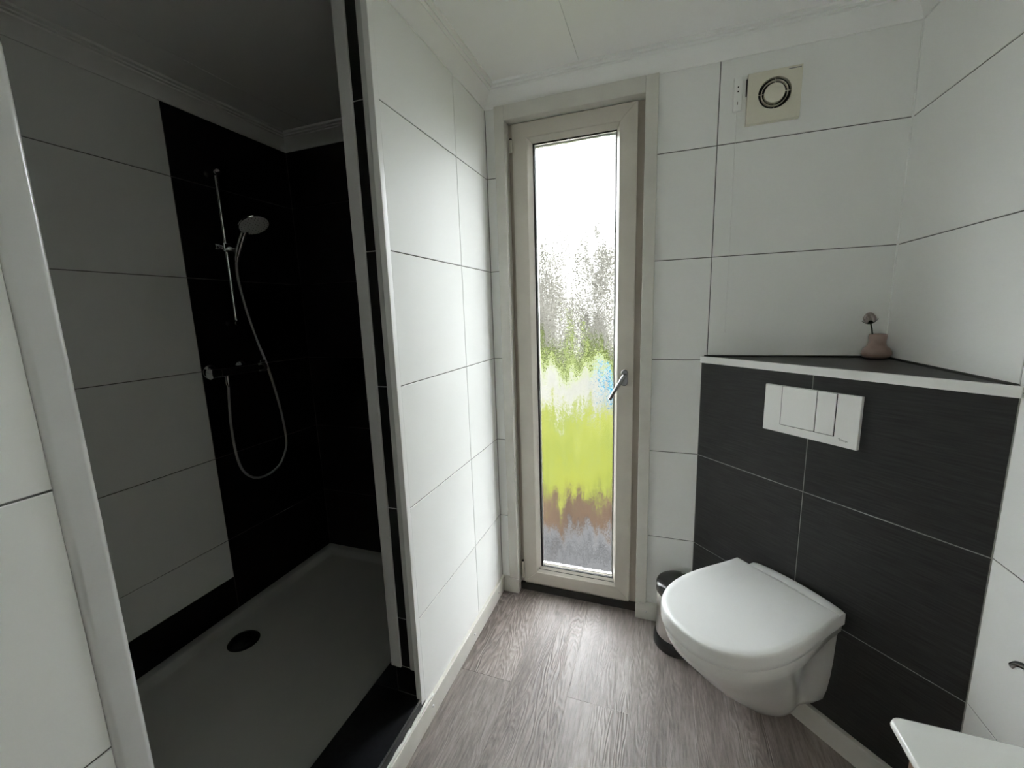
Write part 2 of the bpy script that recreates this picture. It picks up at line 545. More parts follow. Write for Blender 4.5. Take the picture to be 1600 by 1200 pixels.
# back wall with the opening for the glazed door
OX0, OX1, OZ1 = -0.588, -0.064, 2.035
wall_back = struct_boxes('wall_back', [
    (XL - 0.09, OX0, YB + GB, YB + 0.12, -0.3, CEIL),
    (OX1, XR + 0.1, YB + GB, YB + 0.12, -0.3, CEIL),
    (OX0 - 0.01, OX1 + 0.01, YB + GB, YB + 0.12, OZ1, CEIL),
    (OX0 - 0.01, OX1 + 0.01, YB + 0.02, YB + 0.12, -0.3, -0.004)], M_GROUT, 'white tiled wall around the glazed door and above the toilet')
for z0, z1 in zip(ROWS, ROWS[1:]):
    tile(wall_back, (0, YB), 0, XL, -0.60, z0, z1, M_WTILE)
    tile(wall_back, (0, YB), 0, -0.055, 0.1652, z0, z1, M_WTILE)
    if z1 > 1.0:
        tile(wall_back, (0, YB), 0, 0.1652, XR, z0, z1, M_WTILE)

# right wall
wall_right = struct_boxes('wall_right', [(XR + GB, XR + 0.1, Y0 - 0.08, YB + 0.02, -0.05, CEIL)], M_GROUT, 'white tiled wall right of the toilet')
for z0, z1 in zip(ROWS, ROWS[1:]):
    for u0, u1 in ((0.0, 0.54), (0.54, 1.08), (1.08, 1.62), (1.62, 2.16), (2.16, YB - Y0)):
        if u1 < 0.55 and z1 < 1.0:
            continue
        tile(wall_right, (XR, YB), -R90, u0, u1, z0, z1, M_WTILE)

tube('corner_sealant', [(XR - 0.0005, YB - 0.0005, LEDGE), (XR - 0.0005, YB - 0.0005, CEIL)], 0.003, M_WTILE, wall_right, 8)
# wall behind the camera
wall_front = struct_boxes('wall_front', [(XL - 0.1, XR + 0.1, Y0 - 0.1, Y0 - GB, -0.05, CEIL)], M_GROUT, 'white tiled wall behind the viewer')
for z0, z1 in zip(ROWS, ROWS[1:]):
    for u0, u1 in ((0, 0.27), (0.27, 0.81), (0.81, XR - XL)):
        tile(wall_front, (XR, Y0), math.pi, u0, u1, z0, z1, M_WTILE)
# added window out of view, left wall: drawn blind gives soft fill light
win = empty('fill_window', (XL, (WY0 + WY1) / 2, WZ0), R90)
tag(win, 'added unseen window behind the viewer, its drawn white blind giving soft fill light', 'window', kind='structure')
M_FILL_BLIND = bpy.data.materials.new('fill_blind_white')
M_FILL_BLIND.use_nodes = True
_n = M_FILL_BLIND.node_tree
_b = _n.nodes['Principled BSDF']
_b.inputs['Base Color'].default_value = (0.8, 0.8, 0.78, 1)
_b.inputs['Roughness'].default_value = 0.9
_t = N(M_FILL_BLIND, 'ShaderNodeBsdfTranslucent')
_t.inputs['Color'].default_value = (0.8, 0.8, 0.78, 1)
_m = N(M_FILL_BLIND, 'ShaderNodeMixShader')
_w = N(M_FILL_BLIND, 'ShaderNodeTexNoise', Scale=300.0)
_r = ramp(M_FILL_BLIND, _w, 0, [(0.3, (FILL_BLIND_T - 0.02,) * 3), (0.7, (FILL_BLIND_T + 0.02,) * 3)])
L(M_FILL_BLIND, _r, 0, _m, 0)
L(M_FILL_BLIND, _b, 0, _m, 1)
L(M_FILL_BLIND, _t, 0, _m, 2)
_n.links.new(_m.outputs[0], [n for n in _n.nodes if n.type == 'OUTPUT_MATERIAL'][0].inputs[0])
WW, WH = (WY1 - WY0) / 2, WZ1 - WZ0
bmw = bmesh.new()
bmw.faces.new([bmw.verts.new(c) for c in ((-WW, 0.05, 0.0), (WW, 0.05, 0.0), (WW, 0.05, WH), (-WW, 0.05, WH))])
finish(bmw, 'fill_blind_fabric', M_FILL_BLIND, win)
tube('fill_blind_roller', [(-WW + 0.005, 0.03, WH - 0.02), (WW - 0.005, 0.03, WH - 0.02)], 0.017, M_ALU, win, 16)
for x0, x1, z0, z1 in ((-WW, -WW + 0.05, 0, WH), (WW - 0.05, WW, 0, WH), (-WW + 0.05, WW - 0.05, 0, 0.05), (-WW + 0.05, WW - 0.05, WH - 0.05, WH)):
    box('fill_window_frame', x0, x1, 0.055, 0.085, z0, z1, M_ALU, win)

# shower walls
SY0 = 0.05
VW = 1.1214
wall_sl = struct_boxes('wall_shower_left', [(XS - 0.1, XS - GB, SY0 - 0.1, YS + 0.1, -0.05, CEIL)], M_GROUT, 'shower side wall, pale tiles with a charcoal tiled column behind the shower rail')
for z0, z1 in zip(ROWS, ROWS[1:]):
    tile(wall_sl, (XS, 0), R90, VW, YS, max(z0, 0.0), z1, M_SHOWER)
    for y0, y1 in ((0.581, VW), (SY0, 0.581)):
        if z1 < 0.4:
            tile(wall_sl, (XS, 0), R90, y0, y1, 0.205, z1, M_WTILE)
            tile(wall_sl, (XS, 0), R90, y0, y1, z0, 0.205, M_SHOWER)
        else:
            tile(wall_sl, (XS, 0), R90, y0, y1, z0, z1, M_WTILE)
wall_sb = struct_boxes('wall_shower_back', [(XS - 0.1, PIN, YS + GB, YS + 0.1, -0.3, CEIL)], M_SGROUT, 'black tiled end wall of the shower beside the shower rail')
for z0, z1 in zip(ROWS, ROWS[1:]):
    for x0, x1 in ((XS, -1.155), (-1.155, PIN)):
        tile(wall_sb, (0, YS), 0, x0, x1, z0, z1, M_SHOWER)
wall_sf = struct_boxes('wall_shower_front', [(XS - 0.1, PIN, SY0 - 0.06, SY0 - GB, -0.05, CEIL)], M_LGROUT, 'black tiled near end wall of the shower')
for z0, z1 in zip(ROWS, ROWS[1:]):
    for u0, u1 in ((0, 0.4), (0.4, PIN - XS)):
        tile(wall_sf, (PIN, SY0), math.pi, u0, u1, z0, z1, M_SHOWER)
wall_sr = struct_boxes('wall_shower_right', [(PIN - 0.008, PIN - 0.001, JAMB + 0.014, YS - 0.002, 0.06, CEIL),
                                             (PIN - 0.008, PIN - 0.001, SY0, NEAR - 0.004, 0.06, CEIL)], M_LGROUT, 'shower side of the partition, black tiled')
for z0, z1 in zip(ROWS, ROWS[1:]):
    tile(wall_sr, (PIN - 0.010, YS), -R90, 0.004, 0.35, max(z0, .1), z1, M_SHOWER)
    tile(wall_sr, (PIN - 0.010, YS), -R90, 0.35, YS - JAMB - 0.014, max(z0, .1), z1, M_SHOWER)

# far jamb of the opening: black tiles between two white profiles
jamb = tag(box('trim_1', PIN, XL - GB, JAMB + GB, JAMB + 0.012, SILL - 0.05, 2.08, M_LGROUT), 'narrow black tiled jamb of the shower opening between two white profiles', 'jamb', kind='structure')
jr = [0.203] + ROWS[1:-1] + [2.08]
for z0, z1 in zip(jr, jr[1:]):
    tile(jamb, (0, JAMB), 0, -0.735, -0.700, z0, z1, M_SHOWER)
tile(jamb, (0, JAMB), 0, PIN, -0.682, SILL, 0.203, M_SHOWER)
box('edge_profile', PIN - 0.012, -0.7335, JAMB - 0.006, JAMB + 0.014, 0.202, 2.08, M_PROF, jamb, 0.002)
box('edge_profile', -0.7015, XL - 0.012, JAMB - 0.004, JAMB + 0.012, 0.202, 2.08, M_PROF, jamb, 0.002)
box('corner_profile', XL - 0.016, XL + 0.002, JAMB - 0.007, JAMB + 0.0130, 0.09, 2.08, M_ALU, jamb, 0.0015, 2)
# near jamb cover profile
nj = tag(box('trim_2', XL - 0.02, XL + 0.004, 0.2535, NEAR + 0.002, 0.075, 2.08, M_PROF, None, 0.008, 6), 'wide white cover profile at the near edge of the shower opening', 'profile', kind='structure')
tag(box('trim_3', PIN, XL, NEAR - 0.006, NEAR - 0.002, 0.1, 2.08, M_ALU, None, 0.001, 1), 'white lining on the near jamb of the shower opening', 'profile', kind='structure')

# cornices, mitred at the inner corners
CP = [(0.0, -0.065), (0.005, -0.065), (0.006, -0.058), (0.010, -0.050), (0.017, -0.040), (0.027, -0.030), (0.040, -0.022),
      (0.040, -0.0165), (0.050, -0.0155), (0.050, -0.010), (0.062, -0.0085), (0.062, 0.002), (0.0, 0.002)]
def cornice(name, a, b, inward, mitre_a, mitre_b, label):
    a, b, nrm = Vector(a), Vector(b), Vector(inward)
    d = (b - a).normalized()
    bm = bmesh.new()
    ra, rb = [], []
    for off, z in CP:
        pa = a + nrm * off + d * (off if mitre_a else 0)
        pb = b + nrm * off - d * (off if mitre_b else 0)
        ra.append(bm.verts.new((pa.x, pa.y, CEIL + z)))
        rb.append(bm.verts.new((pb.x, pb.y, CEIL + z)))
    n = len(CP)
    for i in range(n):
        bm.faces.new((ra[i], ra[(i + 1) % n], rb[(i + 1) % n], rb[i]))
    bm.faces.new(ra)
    bm.faces.new(rb)
    return tag(finish(bm, name, M_CORN, smooth=True, sharp=math.radians(28)), label, 'cornice', kind='structure')
cornice('trim_4', (XL, YB), (XR, YB), (0, -1), 1, 1, 'white stepped cornice above the glazed door')
cornice('trim_5', (XL, Y0), (XL, YB), (1, 0), 1, 1, 'white stepped cornice along the partition wall')
cornice('trim_6', (XR, Y0), (XR, YB), (-1, 0), 1, 1, 'white stepped cornice along the right wall')
cornice('trim_7', (XS, YS), (PIN, YS), (0, -1), 1, 0, 'white stepped cornice above the black shower end wall')
cornice('trim_8', (XS, SY0), (XS, YS), (1, 0), 0, 1, 'white stepped cornice above the shower rail wall')

# baseboards
def screw(parent, loc, axis):
    lathe('screw', [(0, 0.0028), (0.0025, 0.0025), (0.0042, 0.001), (0.0045, -0.001)], M_SATIN, parent, 12, mtx=axis_matrix(loc, axis))
bb = tag(box('baseboard_left', XL - 0.01, XL + 0.012, Y0, YB, 0, 0.073, M_PAINT, None, 0.0025), 'cream painted baseboard with screws under the partition and shower opening', 'baseboard', kind='structure')
for y, z in ((0.984, 0.043), (1.307, 0.038), (1.57, 0.036), (0.62, 0.043)):
    screw(bb, (XL + 0.012, y, z), (1, 0, 0))
pts = []
y = NEAR
while y < 1.0:
    pts.append((XL + 0.004 + random.uniform(-0.0015, 0.0015), y, 0.0755 + random.uniform(-0.0015, 0.0025)))
    y += random.uniform(0.008, 0.02)
tube('caulk_bead', pts, [0.0045 + random.uniform(-0.0015, 0.002) for _ in pts], M_CAULK, bb, 8)
bbr = tag(box('baseboard_back', -0.0655, 0.135, YB - 0.0155, YB + 0.004, 0, 0.074, M_PAINT, None, 0.002), 'short cream baseboard between the glazed door and the toilet box', 'baseboard', kind='structure')
screw(bbr, (-0.022, YB - 0.0155, 0.037), (0, -1, 0))
bbl = tag(box('baseboard_corner', XL + 0.0125, -0.583, YB - 0.0155, YB + 0.004, 0, 0.072, M_PAINT, None, 0.002), 'small cream baseboard block in the corner left of the door', 'baseboard', kind='structure')
screw(bbl, (-0.628, YB - 0.0155, 0.036), (0, -1, 0))
bd = empty('baseboard_box', (Q0.x, Q0.y, 0), DANG)
box('board', 0.012, DL - 0.012, -0.0145, 0.004, 0, 0.073, M_PAINT, bd, 0.002)
tag(bd, 'cream baseboard along the foot of the black toilet box', 'baseboard', kind='structure')
box('baseboard_right', XR - 0.013, XR + 0.004, Y0, 1.07, 0, 0.073, M_PAINT, None, 0.002)
tag(bpy.data.objects['baseboard_right'], 'cream baseboard under the right wall', 'baseboard', kind='structure')

# ------------------------------------------------------------------ glazed door
door = empty('door_1', (-0.33, YB, 0))
tag(door, 'narrow full-height glazed door with cream frame and wet misted glass', 'door', kind='structure')
OFF = Vector((-0.33, YB, 0))
def frame_pieces(name, o, i, yo, yi, yb, material, parent, off=OFF, sides='LRTB', bev=0.0):
    """o,i = (x0,x1,z0,z1) outer / inner rectangles, front y at outer and inner edge, back y."""
    oc = [(o[0], o[2]), (o[1], o[2]), (o[1], o[3]), (o[0], o[3])]
    ic = [(i[0], i[2]), (i[1], i[2]), (i[1], i[3]), (i[0], i[3])]
    res = []
    for s, k in zip('BRTL', range(4)):
        if s not in sides:
            continue
        j = (k + 1) % 4
        bm = bmesh.new()
        f = [bm.verts.new(Vector((x, y, z)) - off) for (x, z), y in ((oc[k], yo), (oc[j], yo), (ic[j], yi), (ic[k], yi))]
        b = [bm.verts.new(Vector((x, yb, z)) - off) for x, z in (oc[k], oc[j], ic[j], ic[k])]
        bm.faces.new(f)
        bm.faces.new(b)
        for q in range(4):
            bm.faces.new((f[q], f[(q + 1) % 4], b[(q + 1) % 4], b[q]))
        if bev:
            bmesh.ops.bevel(bm, geom=list(bm.edges), offset=bev, segments=2, affect='EDGES')
        res.append(finish(bm, name, material, parent, bev > 0, sharp=math.radians(40)))
    return res
# fixed frame in the wall opening
YF = 1.688
frame_pieces('fixed_frame', (OX0, OX1, 0.0, OZ1), (-0.545, -0.112, 0.06, 1.99), YF, YF, YB + 0.10, M_FRAME, door, sides='LRT')
box('threshold_bar', OX0 - OFF.x, OX1 - OFF.x, 0.024, 0.10, -0.004, 0.034, M_RUB, door, 0.002)
# sash
SO = (-0.567, -0.0925, 0.042, 2.009)
SI = (-0.506, -0.1535, 0.0985, 1.952)
frame_pieces('sash_rail', SO, SI, 1.675, 1.675, 1.735, M_PVC, door, bev=0.0016)
BI = (-0.4885, -0.1655, 0.1215, 1.9335)
frame_pieces('glazing_bead', SI, BI, 1.678, 1.694, 1.700, M_PVC, door, bev=0.001)
GI = (-0.4820, -0.1680, 0.1240, 1.9300)
frame_pieces('gasket', BI, GI, 1.6945, 1.6965, 1.702, M_RUB, door)
frame_pieces('bead_groove', (-0.497, -0.160, 0.1100, 1.943), (-0.4955, -0.1615, 0.1118, 1.9415), 1.6855, 1.6868, 1.690, M_RUB, door, sides='B')
# inner spacer of the double glazing
frame_pieces('spacer', (-0.489, -0.165, 0.121, 1.934), (-0.481, -0.173, 0.131, 1.925), 1.712, 1.712, 1.724, M_SATIN, door)
pane = box('glass_pane', -0.489 - OFF.x, -0.165 - OFF.x, 0.0500, 0.0540, 0.121, 1.934, M_CLEAR, door)
pane.data.materials.append(M_GLASS)
for f_ in pane.data.polygons:
    if f_.normal.y < -0.5:
        f_.material_index = 1
box('drip_strip', SO[0] - OFF.x + 0.004, SO[1] - OFF.x - 0.004, 0.030, 0.05, 0.0335, 0.0425, M_FRAME, door, 0.001)
# casing boards on the wall
def casing(x0, x1, z0, z1):
    box('casing_board', x0 - OFF.x, x1 - OFF.x, -0.0155, 0.012, z0, z1, M_PAINT, door, 0.0025)
casing(-0.6255, -0.584, 0.0725, 2.066)
casing(-0.066, -0.0235, 0.0745, 2.066)
casing(-0.584, -0.066, 2.0115, 2.066)
# reveal lining behind the casing
for x0, x1 in ((-0.592, -0.584), (-0.066, -0.058)):
    box('reveal_board', x0 - OFF.x, x1 - OFF.x, 0.012, 0.040, 0.0, 2.03, M_PAINT, door)
box('reveal_board', -0.584 - OFF.x, -0.066 - OFF.x, 0.012, 0.040, 2.0125, 2.03, M_PAINT, door)
# hinges
for z0, z1 in ((1.905, 1.952), (0.062, 0.146)):
    h = lathe('hinge', [(0, z0), (0.0055, z0 + 0.001), (0.0055, z1 - 0.001), (0, z1)], M_PVC, door, 14, loc=(-0.5715 - OFF.x, 1.672 - OFF.y, 0))
    lathe('hinge_cap', [(0, z1), (0.006, z1 + 0.0005), (0.005, z1 + 0.005), (0, z1 + 0.006)], M_RUB, h, 14)
# lever handle
hb = bmesh.new()
seg = 28
ring0, ring1, ring2 = [], [], []
for k in range(seg):
    a = 2 * math.pi * k / seg
    cx, cz = 0.0135 * math.cos(a), 0.0135 * math.sin(a) + (0.019 if math.sin(a) > 0 else -0.019)
    ring0.append(hb.verts.new((cx, 0, cz)))
    ring1.append(hb.verts.new((cx, -0.007, cz)))
    ring2.append(hb.verts.new((cx * 0.86, -0.0095, cz * 0.93)))
for A, B in ((ring0, ring1), (ring1, ring2)):
    for k in range(seg):
        hb.faces.new((A[k], A[(k + 1) % seg], B[(k + 1) % seg], B[k]))
hb.faces.new(ring2)
M_LEVER = mottle(mat('grey_lever_metal', (0.34, 0.34, 0.35), 0.3, 1.0), 40, (0.3, 0.3, 0.31), (0.37, 0.37, 0.38))
HO = Vector((-0.126, 1.675, 1.018)) - OFF
rosette = finish(hb, 'handle_rosette', M_LEVER, door, True, loc=HO, sharp=math.radians(40))
lv = catmull([(0, -0.008, 0.010), (0, -0.030, 0.010), (-0.002, -0.043, 0.006), (-0.012, -0.050, -0.012), (-0.032, -0.052, -0.046), (-0.050, -0.050, -0.080)], 6)
n_ = len(lv)
tube('lever', lv, [0.0085 + 0.0005 * math.sin(3 * i / n_) if i < n_ * 0.4 else 0.0095 - 0.002 * (i / n_ - 0.4) / 0.6 for i in range(n_)], M_LEVER, rosette, 16, 0.78)

# ------------------------------------------------------------------ toilet box (diagonal boxing)
wall_box = empty('wall_box', (Q0.x, Q0.y, 0), DANG)
tag(wall_box, 'dark tiled diagonal box behind the toilet with light joints', 'wall', kind='structure')
bm = bmesh.new()
pl = [(0.002, GB), (DL - 0.002, GB)]
c_in = Vector((XR, YB)) - Q0
cl = (c_in.dot(TD), -c_in.dot(ND))
pl.append((cl[0], cl[1]))
a = [bm.verts.new((x, y, 0)) for x, y in pl]
b = [bm.verts.new((x, y, LEDGE - 0.010)) for x, y in pl]
bm.faces.new(a); bm.faces.new(b)
for i in range(3):
    bm.faces.new((a[i], a[(i + 1) % 3], b[(i + 1) % 3], b[i]))
finish(bm, 'core', M_LGROUT, wall_box)
V3 = 0.3836
for z0, z1 in ((0.0136, 0.3736), (0.3736, 0.7336), (0.7336, LEDGE - 0.0225)):
    for u0, u1 in ((0.003, V3), (V3, DL - 0.003)):
        tile(wall_box, (0, 0), 0, u0, u1, z0, z1, M_BTILE)
# ledge: dark triangular top tile and white edge strip
bm = bmesh.new()
tri = [(0.006, 0.004), (DL - 0.006, 0.004), (cl[0], cl[1] - 0.003)]
a = [bm.verts.new((x, y, LEDGE - 0.012)) for x, y in tri]
b = [bm.verts.new((x, y, LEDGE - 0.001)) for x, y in tri]
bm.faces.new(a); bm.faces.new(b)
for i in range(3):
    bm.faces.new((a[i], a[(i + 1) % 3], b[(i + 1) % 3], b[i]))
finish(bm, 'ledge_tile', M_BTILE, wall_box)
box('ledge_edge_strip', 0.0, DL, -0.004, 0.006, LEDGE - 0.0235, LEDGE + 0.0005, M_ALU, wall_box, 0.0015)
# dark sealing bead where ledge meets the walls
for p_, q_ in (((0.01, 0.004), (cl[0], cl[1] - 0.006)), ((cl[0], cl[1] - 0.006), (DL - 0.01, 0.004))):
    tube('sealant_bead', [(p_[0], p_[1], LEDGE), (q_[0], q_[1], LEDGE)], 0.0045, M_RUB, wall_box, 8)

# ------------------------------------------------------------------ flush plate
fp = empty('flush_plate', (Q0.x + TD.x * 0.3842, Q0.y + TD.y * 0.3842, 0.9), DANG)
tag(fp, 'white rectangular dual flush plate on the dark tiled box', 'flush plate')
W2 = 0.1275
box('plate_rim', -W2, W2, -0.0125, -0.0005, 0.0, 0.143, M_PLAST, fp, 0.0015)
b1 = box('flush_button', -0.0735, 0.0215, -0.0150, -0.011, 0.026, 0.1425, M_PLAST, fp, 0.0012)
b2 = box('flush_button', 0.0235, 0.0705, -0.0150, -0.011, 0.026, 0.1425, M_PLAST, fp, 0.0012)
box('button_gap', -0.0755, 0.0725, -0.0130, -0.0124, 0.0245, 0.1428, M_RUB, fp)
lg = bmesh.new()
sq = [(0.083, 0.021), (0.086, 0.0235), (0.0875, 0.017), (0.090, 0.0215), (0.092, 0.0165), (0.0945, 0.020), (0.0965, 0.0165), (0.099, 0.0195), (0.1015, 0.0155), (0.103, 0.019), (0.1055, 0.0165)]
add_tube(lg, catmull([(x, -0.0128, z) for x, z in sq], 4), 0.0005, 6)
tag(finish(lg, 'logo', M_LOGO, fp), 'tiny grey script logo')

# ------------------------------------------------------------------ wall-hung toilet
TC = 0.379
wc = empty('toilet', (Q0.x + TD.x * TC, Q0.y + TD.y * TC, 0), DANG)
tag(wc, 'white wall-hung toilet with closed lid on the dark tiled box', 'toilet')
def wc_outline(n0, F, W, hb, nc, p, pinch=0.0, k=26):
    """half outlines mirrored; local x along the box, y = -distance from it."""
    right = []
    m1 = 10
    for i in range(m1):
        t = i / m1
        n = n0 + (nc - n0) * t
        w = hb + (W - hb) * (t * t * (3 - 2 * t))
        w -= pinch * math.sin(math.pi * min(1, t * 1.0)) ** 2
        right.append((w, n))
    for i in range(k + 1):
        a = (math.pi / 2) * i / k
        c, s = math.cos(a), math.sin(a)
        right.append((W * max(c, 0.0) ** (2 / p), nc + (F - nc) * max(s, 0.0) ** (2 / p)))
    left = [(-x, n) for x, n in reversed(right[:-1])]
    return [(x, -n) for x, n in right + left]
def loft(name, secs, material, parent, cap_top=True, cap_bot=True):
    bm = bmesh.new()
    rings = [[bm.verts.new((x, y, z)) for x, y in pts] for pts, z in secs]
    n = len(rings[0])
    for A, B in zip(rings, rings[1:]):
        for i in range(n):
            bm.faces.new((A[i], A[(i + 1) % n], B[(i + 1) % n], B[i]))
    if cap_bot:
        bm.faces.new(rings[0])
    if cap_top:
        bm.faces.new(rings[-1])
    return finish(bm, name, material, parent, True, sharp=math.radians(60))
S = []
for z, F, W, hb_, pin in ((0.068, 0.10, 0.050, 0.045, 0.0), (0.072, 0.14, 0.066, 0.064, 0.0), (0.09, 0.185, 0.082, 0.092, 0.008), (0.12, 0.225, 0.094, 0.112, 0.013),
                      (0.16, 0.270, 0.105, 0.120, 0.017), (0.21, 0.325, 0.118, 0.125, 0.018), (0.26, 0.372, 0.131, 0.128, 0.016), (0.31, 0.415, 0.145, 0.129, 0.014),
                      (0.345, 0.445, 0.157, 0.130, 0.010), (0.362, 0.454, 0.1615, 0.132, 0.003), (0.368, 0.457, 0.1628, 0.1385, 0.0), (0.402, 0.464, 0.166, 0.1395, 0.0), (0.4035, 0.463, 0.165, 0.139, 0.0)):
    S.append((wc_outline(0.0005, F, W, hb_, min(0.24, F * 0.52), 2.3, pin), z))
loft('bowl', S, M_CER, wc)
S = [(wc_outline(0.045, 0.466 - d, 0.167 - d, 0.150 - d, 0.24, 2.35), z) for d, z in ((0.012, 0.400), (0.010, 0.402), (0.010, 0.420), (0.014, 0.424))]
loft('seat', S, M_SEAT, wc)
S = [(wc_outline(0.050 + max(d, 0) * 0.6, 0.470 - d, 0.1685 - d, 0.155 - d, 0.24, 2.35), z) for d, z in ((0.004, 0.404), (0.0005, 0.407), (-0.0005, 0.420), (0.0, 0.434), (0.0005, 0.443), (0.0020, 0.4475), (0.0055, 0.4500), (0.02, 0.4508), (0.08, 0.4512))]
loft('lid', S, M_SEAT, wc)
# curved hinge cover behind the lid
bm = bmesh.new()
pr = []
for i in range(25):
    t = i / 24
    x = -0.118 + 0.268 * t
    nb = 0.012
    nf = 0.046
    top = 0.4395 + 0.014 * math.sin(math.pi * t) ** 0.6
    pr.append([bm.verts.new((x, -n, z)) for n, z in ((nb, 0.403), (nb, top - 0.004), (nb + 0.005, top), (nf - 0.012, top), (nf, top - 0.004), (nf, 0.403))])
for A, B in zip(pr, pr[1:]):
    for i in range(6):
        bm.faces.new((A[i], A[(i + 1) % 6], B[(i + 1) % 6], B[i]))
bm.faces.new(pr[0]); bm.faces.new(pr[-1])
finish(bm, 'hinge_cover', M_SEAT, wc, True, sharp=math.radians(50))

# ------------------------------------------------------------------ pedal bin
pb = empty('pedal_bin', (0.095, 1.546, 0))
tag(pb, 'small steel pedal bin with black lid behind the toilet', 'bin')
lathe('body', [(0.0, 0.03), (0.076, 0.03), (0.077, 0.034), (0.077, 0.222), (0.075, 0.224), (0, 0.224)], M_STEEL, pb, 48)
lathe('base', [(0.0, 0.0), (0.084, 0.0), (0.087, 0.004), (0.086, 0.026), (0.083, 0.033), (0.080, 0.042), (0.0775, 0.046), (0.0, 0.046)], M_BLACK, pb, 48)
lathe('lid', [(0.0, 0.218), (0.079, 0.218), (0.0815, 0.222), (0.0815, 0.246), (0.079, 0.253), (0.071, 0.259), (0.05, 0.264), (0.0, 0.267)], M_BLACK, pb, 48)
bm = bmesh.new()
add_box(bm, -0.025, 0.025, -0.118, -0.07, 0.008, 0.020, 0.005, 3)
o = finish(bm, 'pedal', M_BLACK, pb, True, sharp=math.radians(50))
o.rotation_euler = (0, 0, math.radians(38))

# ------------------------------------------------------------------ extractor fan
fan = empty('extractor_fan', (0.318, YB, 1.93))
tag(fan, 'square yellowed extractor fan with round slotted grille high on the wall', 'fan')
def ring(name, r0, r1, y0, y1, material, parent, cx=0, cz=0, seg=48, sq=None):
    bm = bmesh.new()
    rr = []
    for k in range(seg):
        a = 2 * math.pi * k / seg
        c, s = math.cos(a), math.sin(a)
        ro = r1
        if sq:
            ro = sq / max(abs(c), abs(s))
        rr.append([bm.verts.new((cx * (1 if not sq else 0) + ro * c if not sq else ro * c, y, (ro * s) if sq else cz + ro * s)) for y in (y0, y1)] +
                  [bm.verts.new((cx + r0 * c, y, cz + r0 * s)) for y in (y1, y0)])
    for k in range(seg):
        A, B = rr[k], rr[(k + 1) % seg]
        for i in range(4):
            bm.faces.new((A[i], A[(i + 1) % 4], B[(i + 1) % 4], B[i]))
    return finish(bm, name, material, parent, True, sharp=math.radians(40))
ring('cover', 0.0455, 0, -0.020, -0.001, M_YELLOW, fan, 0.002, 0.007, 64, sq=0.0735)
lathe('dark_duct', [(0, 0.002), (0.046, 0.002), (0.046, 0.0005), (0, 0.0005)], M_RUB, fan, 40, mtx=axis_matrix((0.002, -0.0035, 0.007), (0, -1, 0)))
lathe('grille_disc', [(0, 0.001), (0.0275, 0.001), (0.0285, 0), (0.0285, -0.012), (0, -0.012)], M_YELLOW, fan, 40, mtx=axis_matrix((0.002, -0.019, 0.007), (0, -1, 0)))
ring('grille_ring', 0.0355, 0.0370, -0.019, -0.008, M_YELLOW, fan, 0.002, 0.007)
for k in range(4):
    a = k * R90
    bm = bmesh.new()
    add_box(bm, 0.0275, 0.0465, -0.0007, 0.0007, -0.0007, 0.0007)
    bmesh.ops.transform(bm, matrix=Matrix.Translation((0.002, -0.0185, 0.007)) @ Matrix.Rotation(-a, 4, 'Y'), verts=bm.verts)
    finish(bm, 'grille_spoke', M_YELLOW, fan)
bm = bmesh.new()
add_box(bm, 0.036, 0.070, -0.0203, -0.0195, 0.0655, 0.0685, 0.0003, 1)
finish(bm, 'corner_gap_shadow', M_LOGO, fan)  # gap shadow at the cover's top right corner, painted as a grey strip
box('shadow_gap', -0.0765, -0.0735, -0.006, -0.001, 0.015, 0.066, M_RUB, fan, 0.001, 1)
# pull cord switch
pc = empty('pull_cord_switch', (0.218, YB, 1.19))
tag(pc, 'thin white pull cord hanging from a small switch left of the fan', 'pull cord')
box('switch_box', -0.013, 0.013, -0.012, -0.0005, 0.715, 0.815, M_WTILE, pc, 0.003)
lathe('switch_hole', [(0, 0.0008), (0.0022, 0.0008), (0.0022, -0.001), (0, -0.001)], M_RUB, pc, 12, mtx=axis_matrix((0, -0.0121, 0.785), (0, -1, 0)))
lathe('switch_hole', [(0, 0.0008), (0.0022, 0.0008), (0.0022, -0.001), (0, -0.001)], M_RUB, pc, 12, mtx=axis_matrix((0, -0.0121, 0.772), (0, -1, 0)))
box('switch_slot', -0.001, 0.001, -0.0128, -0.0115, 0.733, 0.742, M_LOGO, pc)
tube('cord', [(0, -0.007, 0.72), (0.0005, -0.006, 0.36), (0.0005, -0.006, 0.012)], 0.0009, M_ALU, pc, 8)
lathe('cord_knob', [(0, 0), (0.0028, 0.002), (0.0024, 0.011), (0.001, 0.014), (0, 0.014)], M_ALU, pc, 14, loc=(0.0005, -0.006, 0))

# ------------------------------------------------------------------ vase with a flower
vase = empty('vase', (0.640, 1.598, LEDGE + 0.0005))
tag(vase, 'small squat pinkish-brown vase in the corner of the dark ledge', 'vase')
lathe('vase_body', [(r_ * 0.93, z_) for r_, z_ in [(0, 0), (0.026, 0.0), (0.036, 0.005), (0.0405, 0.014), (0.040, 0.022), (0.035, 0.032), (0.027, 0.039), (0.0238, 0.046), (0.0232, 0.056), (0.0245, 0.066),
                    (0.0238, 0.074), (0.021, 0.0765), (0.019, 0.074), (0.0195, 0.06), (0.018, 0.045), (0, 0.042)]], M_VASE, vase, 48)
fl = empty('flower', (0.640, 1.598, LEDGE + 0.043))
tag(fl, 'single pale pink flower on a dark stem in the vase', 'flower')
stem = catmull([(0.004, 0, 0.002), (-0.008, -0.004, 0.02), (-0.0175, -0.008, 0.034), (-0.021, -0.009, 0.05), (-0.026, -0.010, 0.068)], 6)
tube('stem', stem, 0.0020, M_STEM, fl, 10)
BC = Vector((-0.030, -0.011, 0.082))
bdir = Vector((-0.25, -0.1, 1)).normalized()
